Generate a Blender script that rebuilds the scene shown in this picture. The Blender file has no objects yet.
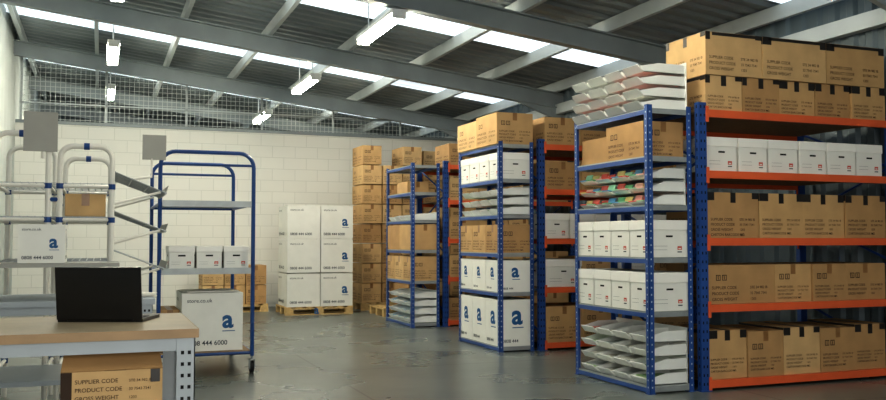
import bpy, math, random
from mathutils import Vector, Matrix
rnd = random.Random(7)
scene = bpy.context.scene
R = math.radians

# ------------------------------------------------------------------ materials
def new_mat(name):
    m = bpy.data.materials.new(name); m.use_nodes = True
    nt = m.node_tree; b = nt.nodes['Principled BSDF']
    return m, nt, b
def lin(c):
    return tuple(((x/255)/12.92 if x/255 <= .04045 else ((x/255+.055)/1.055)**2.4) for x in c)+(1,)
def pmat(name, rgb, rough=.6, metal=0, var=.12, scale=6):
    m, nt, b = new_mat(name)
    c = lin(rgb)
    tc = nt.nodes.new('ShaderNodeTexCoord')
    n = nt.nodes.new('ShaderNodeTexNoise'); n.inputs['Scale'].default_value = scale; n.inputs['Detail'].default_value = 4
    nt.links.new(tc.outputs['Object'], n.inputs['Vector'])
    r = nt.nodes.new('ShaderNodeValToRGB')
    r.color_ramp.elements[0].position = .3; r.color_ramp.elements[1].position = .7
    r.color_ramp.elements[0].color = tuple(x*(1-var) for x in c[:3])+(1,)
    r.color_ramp.elements[1].color = tuple(min(1, x*(1+var)) for x in c[:3])+(1,)
    nt.links.new(n.outputs['Fac'], r.inputs['Fac'])
    nt.links.new(r.outputs['Color'], b.inputs['Base Color'])
    b.inputs['Roughness'].default_value = rough; b.inputs['Metallic'].default_value = metal
    return m
def emat(name, rgb, s):
    m, nt, b = new_mat(name)
    b.inputs['Base Color'].default_value = lin(rgb)
    b.inputs['Emission Color'].default_value = lin(rgb)
    b.inputs['Emission Strength'].default_value = s
    return m

CARD = [pmat('cardboard_a', (190,155,108), .85, var=.1, scale=5),
        pmat('cardboard_b', (174,138,94), .85, var=.1, scale=5),
        pmat('cardboard_c', (200,167,120), .85, var=.1, scale=5)]
CARDIN = pmat('cardboard_edge', (110,80,50), .9)
TAPE = pmat('brown_tape', (140,102,62), .35)
BTAPE = pmat('black_tape', (38,34,32), .4)
INK = pmat('print_ink', (58,42,30), .8)
WHITE = pmat('white_card', (230,230,224), .7, var=.03)
WHITE2 = pmat('white_lid', (240,239,233), .65, var=.02)
BLUEINK = pmat('blue_print', (24,84,136), .6)
DKINK = pmat('dark_print', (50,60,72), .7)
RED = pmat('red_label', (196,84,68), .6)
HOLE = pmat('hole_dark', (18,18,20), .9)
BLUE = pmat('rack_blue', (38,74,138), .4, var=.1, scale=3)
BLUE2 = pmat('trolley_blue', (32,70,128), .35, var=.08)
ORANGE = pmat('beam_orange', (220,100,58), .45, var=.08, scale=3)
STEEL = pmat('galvanised_steel', (158,164,166), .45, .4, var=.1, scale=8)
SLOT = pmat('slot_light', (176,188,204), .6)
DECK = pmat('chipboard', (140,118,90), .85, var=.15, scale=30)
TRAYW = pmat('tray_white', (234,236,232), .4, var=.02)
PAPER = pmat('paper', (238,236,226), .8, var=.02)
PCOL = [pmat('paper_red', (210,90,78), .7), pmat('paper_green', (104,180,124), .7), pmat('paper_blue', (84,148,194), .7),
        pmat('paper_yellow', (222,204,130), .7), pmat('paper_pink', (236,184,172), .7), pmat('paper_mint', (154,210,172), .7)]
PBLUE = [pmat('paper_sky', (120,175,212), .7), PAPER, pmat('paper_cyan', (90,155,185), .7), PAPER]
PMIX = [PAPER, PAPER, pmat('paper_grey', (180,186,186), .7), pmat('paper_sage', (170,200,150), .7), PAPER, pmat('paper_rose', (214,130,118), .7)]
WOOD = pmat('pallet_wood', (196,166,114), .8, var=.2, scale=12)
DESKTOP = pmat('desk_wood', (178,162,136), .35, var=.1, scale=9)
DESKEDGE = pmat('desk_edge', (160,132,98), .5)
LEGG = pmat('grey_leg', (160,168,174), .45, .2, var=.05)
WTUBE = pmat('white_tube', (224,222,214), .35, var=.03)
PANELG = pmat('grey_board', (158,158,152), .6, var=.04)
BLACK = pmat('laptop_black', (14,14,16), .3, var=.05)
KEYS = pmat('laptop_keys', (32,32,36), .5)
SCREEN = pmat('laptop_screen', (20,24,30), .15)
RUBBER = pmat('rubber', (28,28,30), .8)
RAFTER = pmat('painted_steel', (140,149,152), .45, .1, var=.12, scale=2)
PURLIN = pmat('purlin_steel', (184,192,194), .4, .1, var=.08, scale=2)
ROOF = pmat('roof_sheet', (134,143,147), .5, .1, var=.15, scale=1.2)
CLAD = pmat('wall_cladding', (92,106,114), .5, .1, var=.1, scale=1.5)
LWALL = pmat('left_cladding', (180,187,185), .7, var=.05, scale=1.5)
WIRE = pmat('wire_mesh', (196,204,204), .4, .2, var=.03)
TUBE = emat('tube_light', (255,247,224), 80)
HOUS = pmat('lamp_housing', (228,231,231), .5)
# translucent ribbed skylight sheet
SKY, nt, b = new_mat('skylight_sheet')
tc = nt.nodes.new('ShaderNodeTexCoord')
wv = nt.nodes.new('ShaderNodeTexWave'); wv.bands_direction = 'Y'; wv.inputs['Scale'].default_value = 1.2; wv.inputs['Distortion'].default_value = .3
nt.links.new(tc.outputs['Object'], wv.inputs['Vector'])
nz = nt.nodes.new('ShaderNodeTexNoise'); nz.inputs['Scale'].default_value = 1.3; nt.links.new(tc.outputs['Object'], nz.inputs['Vector'])
ma = nt.nodes.new('ShaderNodeMath'); ma.operation = 'MULTIPLY_ADD'; ma.inputs[1].default_value = .75; ma.inputs[2].default_value = .30
nt.links.new(wv.outputs['Fac'], ma.inputs[0])
mb2 = nt.nodes.new('ShaderNodeMath'); mb2.operation = 'MULTIPLY_ADD'; mb2.inputs[1].default_value = .6; nt.links.new(nz.outputs['Fac'], mb2.inputs[0]); nt.links.new(ma.outputs[0], mb2.inputs[2])
b.inputs['Base Color'].default_value = lin((200,212,216)); b.inputs['Emission Color'].default_value = lin((226,237,243))
nt.links.new(mb2.outputs[0], b.inputs['Emission Strength'])

# floor
FLOOR, nt, b = new_mat('concrete_floor')
tc = nt.nodes.new('ShaderNodeTexCoord')
n1 = nt.nodes.new('ShaderNodeTexNoise'); n1.inputs['Scale'].default_value = .7; n1.inputs['Detail'].default_value = 8; n1.inputs['Roughness'].default_value = .65
nt.links.new(tc.outputs['Object'], n1.inputs['Vector'])
rp = nt.nodes.new('ShaderNodeValToRGB'); rp.color_ramp.elements[0].position = .3; rp.color_ramp.elements[1].position = .72
rp.color_ramp.elements[0].color = lin((82,88,86)); rp.color_ramp.elements[1].color = lin((114,120,116))
nt.links.new(n1.outputs['Fac'], rp.inputs['Fac'])
br = nt.nodes.new('ShaderNodeTexBrick'); br.offset = 0; br.inputs['Scale'].default_value = 1
br.inputs['Brick Width'].default_value = 3.1; br.inputs['Row Height'].default_value = 3.1; br.inputs['Mortar Size'].default_value = .012
br.inputs['Color1'].default_value = (1,1,1,1); br.inputs['Color2'].default_value = (.93,.93,.93,1); br.inputs['Mortar'].default_value = (.35,.35,.35,1)
mp = nt.nodes.new('ShaderNodeMapping'); mp.inputs['Location'].default_value = (1.0, .6, 0)
nt.links.new(tc.outputs['Object'], mp.inputs['Vector']); nt.links.new(mp.outputs['Vector'], br.inputs['Vector'])
mx = nt.nodes.new('ShaderNodeMix'); mx.data_type = 'RGBA'; mx.blend_type = 'MULTIPLY'; mx.inputs[0].default_value = 1
nt.links.new(rp.outputs['Color'], mx.inputs[6]); nt.links.new(br.outputs['Color'], mx.inputs[7])
nt.links.new(mx.outputs[2], b.inputs['Base Color'])
n2 = nt.nodes.new('ShaderNodeTexNoise'); n2.inputs['Scale'].default_value = .9; n2.inputs['Detail'].default_value = 3
nt.links.new(tc.outputs['Object'], n2.inputs['Vector'])
mr = nt.nodes.new('ShaderNodeMapRange'); mr.inputs['To Min'].default_value = .22; mr.inputs['To Max'].default_value = .34
nt.links.new(n2.outputs['Fac'], mr.inputs['Value']); nt.links.new(mr.outputs['Result'], b.inputs['Roughness'])

# block wall
BLOCK, nt, b = new_mat('painted_blockwork')
tc = nt.nodes.new('ShaderNodeTexCoord'); sp = nt.nodes.new('ShaderNodeSeparateXYZ'); cb = nt.nodes.new('ShaderNodeCombineXYZ')
nt.links.new(tc.outputs['Object'], sp.inputs[0]); nt.links.new(sp.outputs['X'], cb.inputs['X']); nt.links.new(sp.outputs['Z'], cb.inputs['Y'])
br = nt.nodes.new('ShaderNodeTexBrick'); br.inputs['Scale'].default_value = 1
br.inputs['Brick Width'].default_value = .45; br.inputs['Row Height'].default_value = .225; br.inputs['Mortar Size'].default_value = .006
br.inputs['Color1'].default_value = lin((230,230,224)); br.inputs['Color2'].default_value = lin((227,227,221)); br.inputs['Mortar'].default_value = lin((211,212,206))
nt.links.new(cb.outputs[0], br.inputs['Vector']); nt.links.new(br.outputs['Color'], b.inputs['Base Color'])
bp = nt.nodes.new('ShaderNodeBump'); bp.inputs['Strength'].default_value = .15; bp.invert = True; bp.inputs['Distance'].default_value = .005
nt.links.new(br.outputs['Fac'], bp.inputs['Height']); nt.links.new(bp.outputs['Normal'], b.inputs['Normal'])
b.inputs['Roughness'].default_value = .7

# ------------------------------------------------------------------ builder
_tc = {}
def text_geo(s, bold):
    k = (s, bold)
    if k not in _tc:
        cu = bpy.data.curves.new('t', 'FONT'); cu.body = s; cu.size = 1; cu.offset = bold; cu.resolution_u = 3
        ob = bpy.data.objects.new('t', cu); scene.collection.objects.link(ob)
        bpy.context.view_layer.update()
        dg = bpy.context.evaluated_depsgraph_get()
        me = bpy.data.meshes.new_from_object(ob.evaluated_get(dg))
        _tc[k] = ([tuple(v.co) for v in me.vertices], [tuple(p.vertices) for p in me.polygons])
        bpy.data.objects.remove(ob); bpy.data.curves.remove(cu); bpy.data.meshes.remove(me)
    return _tc[k]

class MB:
    def __init__(s): s.v = []; s.f = []; s.mi = []; s.mats = []
    def m(s, mat):
        if mat not in s.mats: s.mats.append(mat)
        return s.mats.index(mat)
    def add(s, vs, fs, mat):
        o = len(s.v); s.v += [tuple(x) for x in vs]; i = s.m(mat)
        for f in fs: s.f.append(tuple(o+k for k in f)); s.mi.append(i)
    def box(s, x0, x1, y0, y1, z0, z1, mat, M=None):
        vs = [Vector(p) for p in [(x0,y0,z0),(x1,y0,z0),(x1,y1,z0),(x0,y1,z0),(x0,y0,z1),(x1,y0,z1),(x1,y1,z1),(x0,y1,z1)]]
        if M is not None: vs = [M @ p for p in vs]
        s.add(vs, [(0,3,2,1),(4,5,6,7),(0,1,5,4),(1,2,6,5),(2,3,7,6),(3,0,4,7)], mat)
    def sweep(s, pts, r, mat, n=10):
        pts = [Vector(p) for p in pts]; N = len(pts); vs = []; fs = []
        ref = None
        for i, p in enumerate(pts):
            t = (pts[min(i+1,N-1)]-pts[max(i-1,0)]).normalized()
            if ref is None:
                ref = Vector((0,0,1)) if abs(t.z) < .9 else Vector((1,0,0))
                a = t.cross(ref).normalized()
            else: a = (a - t*a.dot(t)).normalized()
            bb = t.cross(a)
            for k in range(n):
                an = 2*math.pi*k/n
                vs.append(p+a*math.cos(an)*r+bb*math.sin(an)*r)
        for i in range(N-1):
            j = i+1
            for k in range(n): fs.append((i*n+k, i*n+(k+1) % n, j*n+(k+1) % n, j*n+k))
        fs.append(tuple(range(n-1,-1,-1))); fs.append(tuple((N-1)*n+k for k in range(n)))
        s.add(vs, fs, mat)
    def quad(s, a, b_, c, d, mat): s.add([a,b_,c,d], [(0,1,2,3)], mat)
    def slab(s, a, b_, c, d, th, mat):
        a, b_, c, d = map(Vector, (a,b_,c,d)); n = (b_-a).cross(d-a).normalized()*th
        s.add([a,b_,c,d,a+n,b_+n,c+n,d+n], [(0,3,2,1),(4,5,6,7),(0,1,5,4),(1,2,6,5),(2,3,7,6),(3,0,4,7)], mat)
    def rect(s, fr, u0, u1, v0, v1, mat):
        o, ux, uy = fr
        s.quad(o+ux*u0+uy*v0, o+ux*u1+uy*v0, o+ux*u1+uy*v1, o+ux*u0+uy*v1, mat)
    def text(s, fr, u, v, size, st, mat, bold=0.0, rot=0):
        o, ux, uy = fr; vs, fs = text_geo(st, bold); c, sn = math.cos(rot), math.sin(rot)
        nn = ux.cross(uy)*.0006
        s.add([o+nn+ux*(u+size*(x*c-y*sn))+uy*(v+size*(x*sn+y*c)) for x,y,z in vs], fs, mat)
    def build(s, name, loc=(0,0,0), rot=0, bevel=0, parent=None):
        me = bpy.data.meshes.new(name); me.from_pydata(s.v, [], s.f)
        for m in s.mats: me.materials.append(m)
        me.polygons.foreach_set('material_index', s.mi)
        me.polygons.foreach_set('use_smooth', [True]*len(s.f))
        me.set_sharp_from_angle(angle=R(35)); me.update()
        ob = bpy.data.objects.new(name, me); scene.collection.objects.link(ob)
        ob.location = loc; ob.rotation_euler = (0,0,rot)
        if bevel:
            b = ob.modifiers.new('bevel','BEVEL'); b.width = bevel; b.segments = 1; b.limit_method = 'ANGLE'; b.angle_limit = R(60)
        if parent: ob.parent = parent
        return ob
def arc(c, r, a0, a1, ax, ay, n=6):
    c = Vector(c); return [c+Vector(ax)*r*math.cos(R(a0+(a1-a0)*i/n))+Vector(ay)*r*math.sin(R(a0+(a1-a0)*i/n)) for i in range(n+1)]
X, Y, Z = Vector((1,0,0)), Vector((0,1,0)), Vector((0,0,1))
def faces4(w, d):
    e = .0012
    return {'front': (Vector((-w/2,-d/2-e,0)), X, Z, w), 'left': (Vector((-w/2-e,d/2,0)), -Y, Z, d),
            'right': (Vector((w/2+e,-d/2,0)), Y, Z, d), 'back': (Vector((w/2,d/2+e,0)), -X, Z, w)}

LINES = [('SUPPLIER CODE', 'STE 34 982 IB'), ('PRODUCT CODE', '33 7543 7541'), ('GROSS WEIGHT', '1203'), ('CARTON BARCODE NO.', '982')]
def carton(x0, x1, y0, y1, z, h, kind='brown', name=None, rot=0):
    w, d = x1-x0, y1-y0
    mb = MB(); fc = faces4(w, d)
    if kind in ('brown', 'btape', 'plain'):
        cm = rnd.choice(CARD)
        mb.box(-w/2, w/2, -d/2, d/2, 0, h, cm)
        e = h+.0012
        tp = TAPE if kind != 'btape' else BTAPE
        if w >= d:
            mb.quad((-w/2,-.002,e),(w/2,-.002,e),(w/2,.002,e),(-w/2,.002,e), CARDIN)
            mb.quad((-w/2,-.028,e+.0005),(w/2,-.028,e+.0005),(w/2,.028,e+.0005),(-w/2,.028,e+.0005), tp)
            ends = ('left', 'right')
        else:
            mb.quad((-.002,-d/2,e),(.002,-d/2,e),(.002,d/2,e),(-.002,d/2,e), CARDIN)
            mb.quad((-.028,-d/2,e+.0005),(.028,-d/2,e+.0005),(.028,d/2,e+.0005),(-.028,d/2,e+.0005), tp)
            ends = ('front', 'back')
        for k in ends:
            o, ux, uy, L = fc[k]; mb.rect((o,ux,uy), L/2-.028, L/2+.028, h-.09, h, tp)
        tv = rnd.choice((0, .5, 1))
        for k in ('front', 'left', 'right', 'back'):
            o, ux, uy, L = fc[k]; fr = (o, ux, uy)
            if kind == 'btape':
                mb.rect(fr, 0, .05+.05*tv, h-.07, h, BTAPE); mb.rect(fr, L-.07, L, h-.04-.03*tv, h, BTAPE)
                if k not in ends: mb.rect(fr, .07, L-.07, h-.03, h-.002, BTAPE)
            if kind != 'plain':
                ts = min(.038, L*.06, h*.11); v = h*.38
                for i, (a, bb) in enumerate(LINES):
                    vv = v-i*ts*1.35
                    if vv < .01: break
                    mb.text(fr, L*.06, vv, ts, a, INK, .006); mb.text(fr, L*.62, vv, ts*.9, bb, INK, .006)
                if kind == 'brown':
                    s_ = min(.05, h*.16)
                    for j in range(2):
                        u = L*.12+j*s_*1.3; v0 = h*.6
                        mb.rect(fr, u, u+s_, v0, v0+s_, INK)
                        o2 = o+ux.cross(uy)*.0005
                        mb.rect((o2,ux,uy), u+.007, u+s_-.007, v0+.007, v0+s_-.007, cm)
                        mb.rect((o2,ux,uy), u+s_*.4, u+s_*.6, v0+s_*.2, v0+s_*.8, INK)
        nm = name or 'cardboard_box'
    elif kind == 'archive':
        lh = h*.27
        mb.box(-w/2+.006, w/2-.006, -d/2+.006, d/2-.006, 0, h-.01, WHITE)
        mb.box(-w/2, w/2, -d/2, d/2, h-lh, h, WHITE2)
        f2 = faces4(w-.012, d-.012)
        for k in ('front', 'left', 'right', 'back'):
            o, ux, uy, L = f2[k]; fr = (o, ux, uy)
            mb.rect(fr, L/2-.035, L/2+.035, h*.54, h*.54+.016, HOLE)
            q = min(.045, L*.16)
            mb.rect(fr, L*.7, L*.7+q, h*.2, h*.2+q*.7, RED)
            o2 = o+ux.cross(uy)*.0006
            mb.rect((o2,ux,uy), L*.7+q*.2, L*.7+q*.8, h*.2+q*.15, h*.2+q*.35, WHITE)
            mb.rect(fr, L*.7, L*.7+q, h*.13, h*.16, DKINK)
            mb.rect(fr, L*.1, L*.45, h*.2, h*.206, DKINK); mb.rect(fr, L*.1, L*.45, h*.3, h*.306, DKINK)
        nm = name or 'archive_storage_box'
    else:
        mb.box(-w/2, w/2, -d/2, d/2, 0, h, WHITE)
        e = h+.001
        mb.quad((-w/2,-.025,e),(w/2,-.025,e),(w/2,.025,e),(-w/2,.025,e), PANELG)
        for k in ('front', 'left', 'right', 'back'):
            o, ux, uy, L = fc[k]; fr = (o, ux, uy)
            if kind == 'logo' or kind == 'text':
                big = min(L*.42, h*.55)
                if kind == 'logo':
                    mb.text(fr, L*.66, h*.4, big, 'a', BLUEINK, .03)
                    mb.rect(fr, L*.66, L*.66+big*.5, h*.33, h*.345, BLUEINK)
                mb.text(fr, L*.08, h*.1, min(L*.11,h*.14), '0808 444 6000', DKINK, .012)
                mb.text(fr, L*.08, h*.84, min(L*.09,h*.1), 'store.co.uk', DKINK, .004)
            else:
                q = min(L*.75, h*.6)
                mb.text(fr, L*.36, h*.48, q, 'a', BLUEINK, .03)
                mb.rect(fr, L*.38, L*.38+q*.45, h*.39, h*.41, BLUEINK)
                mb.text(fr, L*.08, h*.08, min(L*.13,h*.1), '0808 444', DKINK, .01)
        nm = name or 'white_shipping_box'
    return mb.build(nm, ((x0+x1)/2, (y0+y1)/2, z+.0015), rot, bevel=.004)

# ------------------------------------------------------------------ shell
RZ = lambda x: 4.46-.118*x        # rafter mid height
XL, XR, YB, YF = -1.45, 7.22, 17.5, 26.0
YN = -4.0
mb = MB(); mb.box(XL-.1, XR+.1, YN-.1, YF+.1, -.1, 0, FLOOR); mb.build('floor')
mb = MB(); mb.box(XL, XR, YB, YB+.2, 0, 3.4, BLOCK)
mb.box(XL, XR, YB-.02, YB+.22, 3.4, 3.46, RAFTER); mb.build('wall_back')
mb = MB(); mb.box(XL, XR, YF, YF+.1, 0, 5.2, CLAD); mb.build('wall_far')
mb = MB(); mb.box(XL, XR, YN-.1, YN, 0, 5.2, LWALL); mb.build('wall_front')
def corr(name, y0, y1, x, z0, z1, mat, sgn, per=.24, amp=.035):
    mb = MB(); y = y0; vs = []
    while y < y1:
        for dy, a in ((0,0),(.35,0),(.5,1),(.85,1)): vs.append((y+dy*per, a*amp*sgn))
        y += per
    V = []; F = []
    for i, (yy, a) in enumerate(vs): V += [(x+a, yy, z0), (x+a, yy, z1)]
    for i in range(len(vs)-1): F.append((2*i, 2*i+2, 2*i+3, 2*i+1))
    mb.add(V, F, mat); return mb.build(name)
corr('wall_right', YN, YF, XR, 0, 3.92, CLAD, -1)
corr('wall_left', YN, YF, XL, 0, 4.95, LWALL, 1, per=.5, amp=.015)
# roof
bands = [(-1.6,-.4),(2.4,3.6),(6.5,7.8),(10.25,11.65),(14.3,15.6),(18.3,19.6),(22,23.2)]
per, amp = .26, .035
mbr = MB(); skyl = [MB() for _ in bands]
y = YN; prof = []
while y < YF:
    for dy, a in ((0,0),(.3,0),(.45,1),(.85,1)): prof.append((y+dy*per, a*amp))
    y += per
SH = .30
for i in range(len(prof)-1):
    (ya, a), (yb, c) = prof[i], prof[i+1]
    t = mbr; mt = ROOF
    for bi, (p, q) in enumerate(bands):
        if p <= (ya+yb)/2 <= q: t = skyl[bi]; mt = SKY
    t.quad((XL-.1, ya, RZ(XL-.1)+SH+a), (XR+.1, ya, RZ(XR+.1)+SH+a), (XR+.1, yb, RZ(XR+.1)+SH+c), (XL-.1, yb, RZ(XL-.1)+SH+c), mt)
mbr.build('ceiling')
for i, s in enumerate(skyl): s.build('window_%d' % (i+1))
# rafters
def ibeam(name, y, dep=.26, fl=.14):
    mb = MB()
    def seg(dz0, dz1, wy):
        a, c = XL, XR
        V = [(a,y-wy,RZ(a)+dz0),(c,y-wy,RZ(c)+dz0),(c,y+wy,RZ(c)+dz0),(a,y+wy,RZ(a)+dz0),
             (a,y-wy,RZ(a)+dz1),(c,y-wy,RZ(c)+dz1),(c,y+wy,RZ(c)+dz1),(a,y+wy,RZ(a)+dz1)]
        mb.add(V, [(0,3,2,1),(4,5,6,7),(0,1,5,4),(1,2,6,5),(2,3,7,6),(3,0,4,7)], RAFTER)
    seg(-dep/2, -dep/2+.018, fl/2); seg(-dep/2+.018, dep/2-.018, .006); seg(dep/2-.018, dep/2, fl/2)
    mb.add([(XR-.9,y-.03,RZ(XR-.9)-dep/2),(XR,y-.03,RZ(XR)-dep/2),(XR,y-.03,RZ(XR)-dep/2-.22),
            (XR-.9,y+.03,RZ(XR-.9)-dep/2),(XR,y+.03,RZ(XR)-dep/2),(XR,y+.03,RZ(XR)-dep/2-.22)],
           [(0,2,1),(3,4,5),(0,3,5,2),(1,2,5,4)], RAFTER)
    return mb.build(name)
for y in (-.9, 2.6, 6.1, 9.6, 13.1, 16.9, 20.6, 24.2): ibeam('roof_rafter', y)
for x in (-1.3, -.1, 1.1, 2.3, 3.5, 4.7, 5.9, 7.05):
    mb = MB(); z = RZ(x)+.13
    mb.box(x-.03, x+.03, YN, YF, z, z+.02, PURLIN); mb.box(x-.03, x-.024, YN, YF, z+.02, z+.15, PURLIN)
    mb.box(x-.03, x+.03, YN, YF, z+.15, z+.165, PURLIN)
    mb.build('roof_purlin')
mb = MB(); mb.box(XR-.16, XR-.05, YN, YF, 3.40, 3.56, PURLIN); mb.build('trim_1')
# mesh fence above block wall
mb = MB(); yy = YB+.1
x = XL+.06
while x < XR-.06:
    mb.box(x-.004, x+.004, yy-.003, yy+.003, 3.465, RZ(x)+.1, WIRE); x += .085
z = 3.5
while z < 4.6:
    xe = min(XR-.06, (4.46+.1-z)/.118)
    mb.box(XL+.06, xe, yy-.007, yy-.001, z-.004, z+.004, WIRE); z += .085
x = XL+.09
while x < XR-.1:
    mb.box(x-.02, x+.02, yy+.005, yy+.045, 3.465, RZ(x)+.1, PURLIN); x += 1.44
mb.box(XL+.06, 6.3, yy+.005, yy+.045, 3.78, 3.81, PURLIN)
mb.build('wire_mesh_fence')
# strip lights
for lx, ly in ((3.15,10.3),(3.15,14.5),(3.15,18.7),(.15,14.8),(.15,18.8),(3.15,6.1),(3.15,2),(.15,10.6)):
    z = RZ(lx)-.2
    mb = MB(); mb.box(lx-.09, lx+.09, ly-.75, ly+.75, z, z+.05, HOUS)
    for s in (-.045, .045):
        mb.sweep([(lx+s, ly-.72, z-.03), (lx+s, ly+.72, z-.03)], .028, TUBE, 10)
    for yy_ in (ly-.5, ly+.5): mb.box(lx-.006, lx+.006, yy_-.006, yy_+.006, z+.05, RZ(lx)+.3, HOUS)
    for yy_ in (ly-.74, ly+.74): mb.box(lx-.08, lx+.08, yy_-.01, yy_+.01, z-.06, z, HOUS)
    mb.build('fluorescent_ceiling_light')

# ------------------------------------------------------------------ racks
def perf(mb, fr, u, z0, z1, w, step, mat, hh=.018):
    z = z0
    while z < z1: mb.rect(fr, u-w/2, u+w/2, z, z+hh, mat); z += step
ULEV = (.06, .69, 1.15, 1.6, 2.02, 2.43)
UX0, UX1 = 4.34, 4.79
def unit(y0, y1, levels=ULEV):
    mb = MB(); w = .05; t = .004; H = 2.46
    for px, sx in ((UX0, 1), (UX1, -1)):
        for py, sy in ((y0, 1), (y1, -1)):
            xa, xb = sorted((px, px+sx*w)); ya, yb = sorted((py, py+sy*w))
            xt = sorted((px, px+sx*t)); yt = sorted((py, py+sy*t))
            mb.box(xa, xb, yt[0], yt[1], 0, H, BLUE); mb.box(xt[0], xt[1], ya, yb, 0, H, BLUE)
            mb.box(xa-.01, xb+.01, ya-.005, yb+.005, 0, .006, BLUE)
            e = .001
            perf(mb, (Vector((0, py-sy*e, 0)), X*1.0, Z), (xa+xb)/2, .05, H-.03, .012, .06, SLOT, .014)
            perf(mb, (Vector((px-sx*e, 0, 0)), Y*1.0, Z), (ya+yb)/2, .05, H-.03, .012, .06, SLOT, .014)
    for L in levels:
        mb.box(UX0+t, UX1-t, y0+t, y1-t, L-.012, L, STEEL)
        mb.box(UX0+t, UX0+.02, y0+w, y1-w, L-.05, L-.012, BLUE); mb.box(UX1-.02, UX1-t, y0+w, y1-w, L-.05, L-.012, BLUE)
        mb.box(UX0+w, UX1-w, y0+t, y0+.015, L-.045, L-.012, STEEL); mb.box(UX0+w, UX1-w, y1-.015, y1-t, L-.045, L-.012, STEEL)
    return mb.build('blue_shelving_unit')
MLEV = (.09, .74, 1.317, 1.905, 2.44)
MX0, MX1 = 4.84, 7.12
def mainrack(y0, y1):
    mb = MB(); H = 2.5
    for px in (MX0, MX1-.08):
        for ya, yb in ((y0, y0+.06), (y1-.06, y1)):
            mb.box(px, px+.08, ya, yb, 0, H, BLUE); mb.box(px-.015, px+.095, ya-.015, yb+.015, 0, .008, BLUE)
        fr = (Vector((0, y0-.001, 0)), X, Z)
        perf(mb, fr, px+.022, .05, H-.03, .012, .075, HOLE, .024); perf(mb, fr, px+.058, .05, H-.03, .012, .075, HOLE, .024)
        fr = (Vector((px-.001, 0, 0)), -Y, Z)
        perf(mb, fr, -(y0+.03), .05, H-.03, .014, .075, HOLE, .028)
        z = .2; k = 0
        while z < 2.3:
            a, c = (y0+.04, y1-.04) if k % 2 == 0 else (y1-.04, y0+.04)
            mb.sweep([(px+.04, a, z), (px+.04, c, z+.45)], .013, BLUE, 6); z += .45; k += 1
    for L in MLEV:
        for ya, yb in ((y0-.004, y0+.04), (y1-.04, y1+.004)):
            mb.box(MX0+.08, MX1-.08, ya, yb, L-.065, L, ORANGE)
            for px in (MX0+.07, MX1-.10): mb.box(px, px+.03, ya-.004, ya+.001 if ya < y0+.01 else ya+.002, L-.11, L+.03, ORANGE)
        mb.box(MX0+.08, MX1-.08, y0+.04, y1-.04, L-.02, L-.002, DECK)
    return mb.build('pallet_rack')
def trays(y0, y1, z, rows, pitch, cols, papers, x0=UX0-.03, x1=UX1-.02, lean=False, name='literature_tray_stack'):
    mb = MB(); D = x1-x0; cw = (y1-y0)/cols; rr = random.Random(int(y0*100+z*10))
    mb.box(x1-.008, x1, y0, y1, 0, rows*pitch, TRAYW)
    for r in range(rows):
        zb = r*pitch
        for c in range(cols):
            a = y0+c*cw+.014; b_ = y0+(c+1)*cw-.014
            mb.box(x0+.03, x1-.008, a, b_, zb+.0, zb+.006, TRAYW)
            lh = .028 if lean else .06
            mb.slab((x0-.025,a+.02,zb+lh),(x0+.03,a,zb),(x0+.03,b_,zb),(x0-.025,b_-.02,zb+lh), .005, TRAYW)
            for yy in (a, b_-.005):
                P = [(x0+.03,zb),(x1-.008,zb),(x1-.008,zb+pitch*.8),(x0+.18,zb+pitch*.8),(x0-.01,zb+lh*.8)]
                V = [(p,yy,q) for p,q in P]+[(p,yy+.005,q) for p,q in P]
                mb.add(V, [(0,1,2,3,4),(9,8,7,6,5)]+[(i,i+5,(i+1)%5+5,(i+1)%5) for i in range(5)], TRAYW)
            th = rr.uniform(.015, .045); m = rr.choice(papers)
            mb.box(x0+.035, x1-.03, a+.015, b_-.015, zb+.008, zb+.008+th, m)
            if lean:
                for q in range(2):
                    p0 = a+.01+q*(b_-a)*.48; p1 = p0+(b_-a)*.44; m = rr.choice(papers); hh = pitch*rr.uniform(.6,.85)
                    mb.slab((x0+.02,p0,zb+.012),(x0+.02,p1,zb+.012),(x0+.05,p1,zb+hh),(x0+.05,p0,zb+hh), .008, m)
                    mb.slab((x0-.03,p0,zb+lh+.006),(x0+.14,p0,zb+lh-.002),(x0+.14,p1,zb+lh-.002),(x0-.03,p1,zb+lh+.006), .008, rr.choice(papers))
            elif rr.random() < .6:
                M = Matrix.Translation(((x0+x1)/2, (a+b_)/2, zb+.011+th)) @ Matrix.Rotation(rr.uniform(-.1,.1), 4, 'Z')
                mb.box(-D*.42, D*.38, -(b_-a)*.4, (b_-a)*.4, 0, .008, rr.choice(papers), M)
    return mb.build(name, (0,0,z+.002))

YU = [(6.41,7.66),(9.43,10.68),(12.55,13.80)]
for a, b_ in YU:
    unit(a, b_); mainrack(a-.04, b_-.04)
def urow(u, lev, n, h, kind, x0=UX0+.012, x1=UX1-.012, a=None, b_=None):
    y0, y1 = YU[u]; y0 += .012; y1 -= .012
    if a is not None: y0, y1 = a, b_
    w = (y1-y0)/n
    for i in range(n):
        hh = h[i % len(h)] if isinstance(h, (list, tuple)) else h
        carton(x0, x1, y0+i*w+.004, y0+(i+1)*w-.004, lev, hh, kind if isinstance(kind, str) else kind[i % len(kind)])
# near unit
trays(6.44, 7.64, 2.43, 4, .105, 4, PMIX)
carton(UX0+.02, UX1-.02, 6.50, 7.1, 2.02, .31, 'brown'); carton(UX0+.05, UX1-.04, 7.13, 7.6, 2.02, .24, 'plain')
trays(6.47, 7.60, 1.6, 3, .115, 4, PCOL, x0=UX0+.04, lean=True)
urow(0, 1.15, 4, .32, 'archive'); urow(0, .69, 4, .33, 'archive')
trays(6.47, 7.60, .06, 4, .12, 4, PMIX, x0=UX0+.03)
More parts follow.
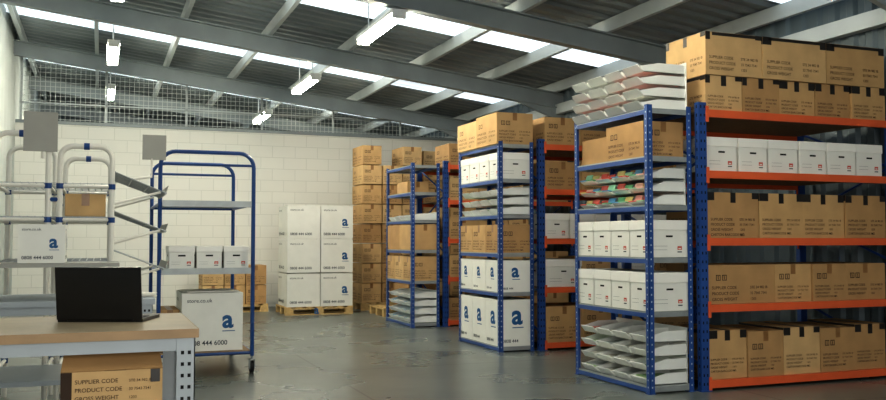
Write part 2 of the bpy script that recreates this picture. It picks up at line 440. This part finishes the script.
# second unit
urow(1, 2.43, 2, [.37,.34], 'brown', x0=UX0-.02, x1=UX1+.0)
urow(1, 2.02, 4, .31, 'archive')
trays(9.49, 10.62, 1.6, 3, .115, 4, PMIX, x0=UX0+.03)
urow(1, 1.15, 3, .33, 'brown')
urow(1, .69, 3, .37, 'logo2'); urow(1, .06, 3, .54, 'logo2')
# third unit
urow(2, 1.15, 2, .38, 'plain'); urow(2, .69, 3, .36, 'brown')
trays(12.61, 13.74, .06, 4, .12, 4, PBLUE, x0=UX0+.03)
trays(12.61, 13.74, 1.6, 1, .12, 4, PBLUE, x0=UX0+.03)
carton(UX0+.05, UX1-.05, 12.9, 13.4, 2.02, .18, 'plain')

def mrow(u, lev, widths, h, kind, dep=.6, x0=4.935, gap=.008):
    y0 = YU[u][0]-.03; x = x0
    for i, w in enumerate(widths):
        hh = h[i % len(h)] if isinstance(h, (list, tuple)) else h
        k = kind if isinstance(kind, str) else kind[i % len(kind)]
        j = rnd.uniform(0, .03)
        carton(x, x+w-gap, y0+j, y0+j+dep, lev, hh, k); x += w
mrow(0, 2.44, [.40,.42,.42,.42,.42], .31, 'btape', .58)
mrow(0, 2.44+.315, [.62,.74,.72], .38, 'btape', .58)
mrow(0, 1.905, [.35,.33,.35,.33,.36,.34], .30, 'archive', .45)
mrow(0, 1.317, [.56,.5,.5,.5], .40, 'btape', .6)
mrow(0, .74, [.74,.42,.40,.50], .34, 'brown', .6)
mrow(0, .09, [.42,.40,.42,.42,.38], [.42,.40], ['btape','brown'], .6)
mrow(1, 2.44, [.5,.55,.5,.5], .33, 'brown', .6)
mrow(1, 1.905, [.5,.5,.55,.5], [.33,.36], 'brown', .6)
mrow(1, 1.317, [.34]*6, .3, 'archive', .45)
mrow(1, .74, [.5,.5,.55,.5], [.33,.36], ['archive','brown'], .6)
mrow(1, .09, [.5,.5,.55,.5], .42, 'brown', .6)
for L in (2.44,1.905,1.317,.74,.09): mrow(2, L, [.5,.5,.55,.5], [.33,.38], ['brown','plain'], .6)

# ------------------------------------------------------------------ pallets and stacks
def pallet(x0, x1, y0, y1, logo=False):
    mb = MB(); w = x1-x0; d = y1-y0
    n = 7
    for i in range(n):
        a = x0+i*(w-.1)/(n-1); mb.box(a, a+.1, y0, y1, .118, .14, WOOD)
    for yy in (y0, (y0+y1)/2-.05, y1-.1):
        mb.box(x0, x1, yy, yy+.1, .098, .118, WOOD); mb.box(x0, x1, yy, yy+.1, 0, .02, WOOD)
        for xx in (x0, (x0+x1)/2-.07, x1-.14): mb.box(xx, xx+.14, yy, yy+.1, .02, .098, WOOD)
    if logo:
        mb.text((Vector(((x0+x1)/2-.1, y0-.004, .0)), X, Z), 0, .02, .2, 'a', BLUEINK, .03)
    return mb.build('wooden_pallet')
pallet(3.0, 4.2, 15.3, 16.2, True)
for c in range(2):
    for r in range(3):
        carton(3.03+c*.59, 3.03+c*.59+.575, 15.32, 16.15, .14+r*.593, .575, 'logo' if c else 'text')
pallet(1.68, 2.88, 16.3, 17.2)
for r in range(2):
    for c in range(3): carton(1.72+c*.38, 2.085+c*.38, 16.32, 17.0, .14+r*.355, .345, 'brown')
carton(1.8, 2.2, 16.4, 17.0, .85, .22, 'plain')
pallet(4.52, 5.72, 15.9, 16.8)
for r in range(8):
    for c in range(3):
        if r == 7 and c == 1: continue
        o = rnd.uniform(-.02, .02)
        carton(4.55+c*.395, 4.92+c*.395, 15.95+o, 16.65+o, .14+r*.368, .352, 'brown')
pallet(5.8, 7.0, 16.1, 17.0)
for r in range(8):
    for c in range(2): carton(5.82+c*.56, 6.36+c*.56, 16.13, 16.9, .14+r*.362, .348, 'brown')
pallet(4.5, 5.5, 14.45, 15.3)
for r in range(2): carton(4.95, 5.45, 14.48, 15.25, .14+r*.4, .392, 'plain')

# ------------------------------------------------------------------ blue trolley
def wire_shelf(mb, x0, x1, y0, y1, z, mat=STEEL, step=.06, r=.003):
    n = int((x1-x0)/step)
    for i in range(n+1):
        x = x0+i*(x1-x0)/n; mb.box(x-r, x+r, y0, y1, z-r, z+r, mat)
    n = int((y1-y0)/.2)
    for i in range(n+1):
        y = y0+i*(y1-y0)/n; mb.box(x0, x1, y-r, y+r, z-2*r, z, mat)
TX0, TX1, TY0, TY1 = .53, 1.41, 8.85, 10.28
mb = MB(); H = 2.15; r = .020; rc = .14
for y, hh in ((TY0, H), (TY1, H)):
    pts = [(TX0,y,.17)]+arc((TX0+rc,y,hh-rc), rc, 180, 90, X, Z)+arc((TX1-rc,y,hh-rc), rc, 90, 0, X, Z)+[(TX1,y,.17)]
    mb.sweep(pts, r, BLUE2, 10)
    mb.sweep([(TX0,y,hh-.12),(TX1,y,hh-.12)], .013, BLUE2, 8)
for x in (TX0, TX1):
    for z in (.2, 1.0, 1.65): mb.sweep([(x,TY0,z),(x,TY1,z)], .015, BLUE2, 8)
for z in (.2, 1.0, 1.65):
    for y in (TY0, TY1): mb.sweep([(TX0,y,z),(TX1,y,z)], .015, BLUE2, 8)
for z in (1.0, 1.65):
    mb.box(TX0+.015, TX1-.015, TY0+.015, TY1-.015, z+.008, z+.018, STEEL)
    mb.box(TX0+.02, TX1-.02, TY0-.02, TY0-.01, z-.03, z+.03, STEEL)
mb.box(TX0+.015, TX1-.015, TY0+.015, TY1-.015, .2, .222, DECK)
for x in (TX0, TX1):
    for y in (TY0, TY1):
        mb.sweep([(x,y,.19),(x,y,.13)], .012, STEEL, 8)
        mb.box(x-.028, x-.022, y-.03, y+.04, .05, .14, STEEL); mb.box(x+.022, x+.028, y-.03, y+.04, .05, .14, STEEL)
        mb.box(x-.028, x+.028, y-.03, y+.04, .132, .14, STEEL)
        mb.sweep([(x-.018,y+.02,.0605),(x+.018,y+.02,.0605)], .06, RUBBER, 20)
        mb.sweep([(x-.021,y+.02,.0605),(x+.021,y+.02,.0605)], .025, STEEL, 12)
mb.build('blue_tube_trolley')
for i in range(3): carton(.62+i*.26, .87+i*.26, 8.95, 9.35, 1.02, .22, 'archive')
carton(.75, 1.33, 8.93, 9.6, .222, .56, 'logo')
carton(.56, .735, 9.0, 9.6, .222, .4, 'plain')
mb = MB()
mb.box(-.25,.25,-.2,.2,0,.012,PAPER); mb.build('paper_stack', (1.04,9.25,.786), .1)

# ------------------------------------------------------------------ white tube flow rack
mb = MB(); r = .021
def loop(x0, x1, y, h, rc=.09):
    pts = [(x0,y,0)]+arc((x0+rc,y,h-rc), rc, 180, 90, X, Z)+arc((x1-rc,y,h-rc), rc, 90, 0, X, Z)+[(x1,y,0)]
    mb.sweep(pts, r, WTUBE, 10)
    for x in (x0, x1):
        for z in (.3, 1.12, 1.45, 1.70): mb.sweep([(x,y,z-.02),(x,y,z+.02)], r+.005, BLUE2, 10)
    mb.sweep([((x0+x1)/2-.02,y,h),((x0+x1)/2+.02,y,h)], r+.005, BLUE2, 10)
for (x0, x1, h) in ((-.72,-.36,2.08),(-.28,.08,2.0)):
    for y in (7.15, 8.25): loop(x0, x1, y, h)
    for x in (x0, x1):
        for z in (.3, 1.12, 1.45, 1.70): mb.sweep([(x,7.15,z),(x,8.25,z)], .016, WTUBE, 8)
    for y in (7.15, 8.25):
        for z in (1.12, 1.45, 1.70): mb.sweep([(x0,y,z),(x1,y,z)], .014, WTUBE, 8)
for z in (1.12, 1.45, 1.70):
    wire_shelf(mb, -.70, .06, 7.17, 8.23, z+.025, STEEL, step=.05, r=.003)
for y in (7.15, 8.25):
    mb.sweep([(-.36,y,1.6),(-.28,y,1.6)], .016, BLUE2, 8)
    mb.sweep([(-.36,y,.6),(-.28,y,.6)], .016, BLUE2, 8)
for z in (1.12, 1.42, 1.72):
    for k in range(22):
        yv = 7.22+k*.048; a = (.10, yv, z+.10); c = (.48, yv+(.09-.009*k), z-.05)
        mb.sweep([a, c], .005, STEEL, 6)
    for f in (0, .33, .66, 1):
        xx = .10+.38*f; mb.sweep([(xx,7.2+.13*f,z+.10-.15*f),(xx,8.25-.1*f,z+.10-.15*f)], .007 if f < 1 else .012, STEEL, 6)
    mb.slab((.48,7.33,z-.05),(.48,8.15,z-.05),(.50,8.15,z+.01),(.50,7.33,z+.01), .004, PANELG)
    for yv in (7.22, 8.2): mb.sweep([(.08,yv,z-.15),(.44,yv+(.1 if yv < 8 else -.06),z-.045)], .010, WTUBE, 8)
mb.sweep([(-.40,7.13,1.9),(-.40,7.13,2.04)], .012, WTUBE, 8)
mb.box(-.53,-.30,7.11,7.13,1.95,2.24, PANELG)
mb.sweep([(.08,8.25,1.8),(.42,8.25,1.86),(.42,8.25,2.02)], .012, WTUBE, 8)
mb.box(.34,.54,8.24,8.26,2.01,2.23, PANELG)
mb.build('tube_flow_rack')
carton(-.25, .04, 7.3, 7.7, 1.48, .17, 'plain')

# ------------------------------------------------------------------ benches
def bench(name, x0, x1, y0, y1, H, top, th=.035, shelf=.45, edge=DESKEDGE):
    mb = MB()
    mb.box(x0, x1, y0, y1, H-th, H, top); mb.box(x0, x1, y0-.003, y0, H-th, H, edge); mb.box(x1, x1+.003, y0, y1, H-th, H, edge)
    w = .07
    for xa in (x0+.02, x1-w-.01):
        for ya, sy in ((y0+.01, 1), (y1-.01, -1)):
            a, b_ = sorted((ya, ya+sy*.004)); mb.box(xa, xa+w, a, b_, 0, H-th, LEGG)
            xs = xa+w-.004 if xa > (x0+x1)/2 else xa
            a2, b2 = sorted((ya, ya+sy*w)); mb.box(xs, xs+.004, a2, b2, 0, H-th, LEGG)
            mb.box(xa-.01, xa+w+.005, a2, b2, 0, .008, LEGG)
            fr = (Vector((0, ya-sy*.001, 0)), X, Z)
            perf(mb, fr, xa+.022, .04, H-th-.03, .012, .045, HOLE, .014); perf(mb, fr, xa+.048, .04, H-th-.03, .012, .045, HOLE, .014)
            fr = (Vector((xs+.005 if xa > (x0+x1)/2 else xs-.001, 0, 0)), Y, Z)
            perf(mb, fr, (a2+b2)/2, .04, H-th-.03, .012, .045, HOLE, .022)
    for ya in (y0+.015, y1-.045): mb.box(x0+.03, x1-.02, ya, ya+.03, H-th-.05, H-th, LEGG)
    mb.box(x1-.04, x1-.015, y0+.02, y1-.02, H-th-.05, H-th, LEGG)
    mb.box(x0+.03, x1-.02, y0+.02, y1-.02, shelf-.03, shelf, LEGG)
    return mb.build(name)
bench('packing_bench', -1.38, .37, 3.65, 4.47, .95, DESKTOP)
bench('packing_bench', -1.38, .33, 5.9, 6.7, .93, LEGG, edge=LEGG)
mb = MB()
mb.box(-1.3, .12, 0, .5, .2, .225, PANELG)
for x in (-1.28, .08): 
    for y in (.02, .45): mb.box(x, x+.03, y, y+.03, 0, .2, LEGG)
mb.build('bench_riser_shelf', (0,6.0,.9305))
carton(-.47, -.2, 6.05, 6.4, 1.156, .24, 'logo')
carton(-.95, -.62, 6.05, 6.4, 1.156, .18, 'plain')
carton(.0, .28, 6.0, 6.35, .45, .28, 'archive')
mb = MB()
for i in range(6):
    M = Matrix.Translation((0,0,i*.004)) @ Matrix.Rotation(rnd.uniform(-.2,.2), 4, 'Z'); mb.box(-.105,.105,-.15,.15,0,.003,PAPER,M)
mb.build('paper_stack', (.2,6.25,.931), .3)
# open carton under front bench
mb = MB(); w, d, h = .37, .42, .345; cm = CARD[2]
mb.box(-w/2, w/2, -d/2, d/2, 0, .006, cm)
for a in ((-w/2,w/2,-d/2,-d/2+.006),(-w/2,w/2,d/2-.006,d/2),(-w/2,-w/2+.006,-d/2+.006,d/2-.006),(w/2-.006,w/2,-d/2+.006,d/2-.006)):
    mb.box(*a, .006, h, cm)
mb.slab((-w/2,-d/2,h),(w/2,-d/2,h),(w/2-.01,-d/2+.09,h+.07),(-w/2+.01,-d/2+.09,h+.07), .005, CARD[1])
mb.slab((w/2,d/2,h),(-w/2,d/2,h),(-w/2,d/2-.1,h+.06),(w/2,d/2-.1,h+.06), .005, cm)
mb.box(.14,.175,-d/2-.0015,-d/2,h-.05,h,BTAPE)
mb.slab((-.03,-d/2-.001,h),(.05,-d/2-.001,h),(.05,-d/2+.088,h+.072),(-.03,-d/2+.088,h+.072), .001, BTAPE)
fr = (Vector((-w/2,-d/2-.0015,0)), X, Z)
for i, (a, bb) in enumerate(LINES):
    mb.text(fr, .05, h-.045-i*.032, .022, a, INK, .004); mb.text(fr, .245, h-.045-i*.032, .015, bb, INK, .002)
mb.rect(fr, .0, .04, h-.16, h-.0, INK)
mb.build('open_cardboard_box', (.055,3.90,.4505), 0)

# laptop
mb = MB()
mb.box(-.18,.18,0,.24,0,.014,BLACK)
for i in range(5):
    for j in range(13): mb.box(-.165+j*.0255,-.165+j*.0255+.022,.03+i*.024,.03+i*.024+.02,.014,.0165,KEYS)
mb.box(-.05,.05,.165,.225,.014,.0148,KEYS)
M = Matrix.Translation((0,-.002,.012)) @ Matrix.Rotation(R(8), 4, 'X')
mb.box(-.18,.18,-.008,0,0,.225,BLACK,M); mb.box(-.168,.168,0,.0006,.014,.215,SCREEN,M)
mb.sweep([(-.14,0,.012),(.14,0,.012)], .007, BLACK, 8)
mb.build('laptop', (.008,4.08,.951), R(-20))

# ------------------------------------------------------------------ lights
def area(name, loc, rot, sx, sy, e, col):
    l = bpy.data.lights.new(name, 'AREA'); l.shape = 'RECTANGLE'; l.size = sx; l.size_y = sy; l.energy = e; l.color = col
    o = bpy.data.objects.new(name, l); scene.collection.objects.link(o); o.location = loc; o.rotation_euler = rot; return o
area('front_fill_light', (1.0,-3.8,2.2), (R(90),0,0), 4.5, 3.2, 210, (1,.96,.89))  # fill light added behind the camera to brighten the room; no door there
w = bpy.data.worlds.new('world'); scene.world = w; w.use_nodes = True
w.node_tree.nodes['Background'].inputs[0].default_value = (.6,.7,.8,1); w.node_tree.nodes['Background'].inputs[1].default_value = .3

# ------------------------------------------------------------------ camera
cam = bpy.data.cameras.new('camera'); cam.sensor_width = 36; cam.lens = 889/886*36
co = bpy.data.objects.new('camera', cam); scene.collection.objects.link(co)
co.location = (0,0,1.3); co.rotation_euler = (R(90+2.58), 0, R(-21.1)); scene.camera = co
cam.clip_start = .05
scene.view_settings.view_transform = 'Standard'
scene.view_settings.exposure = .15
try: scene.view_settings.look = 'Medium High Contrast'
except Exception as e:
    print('look', e)
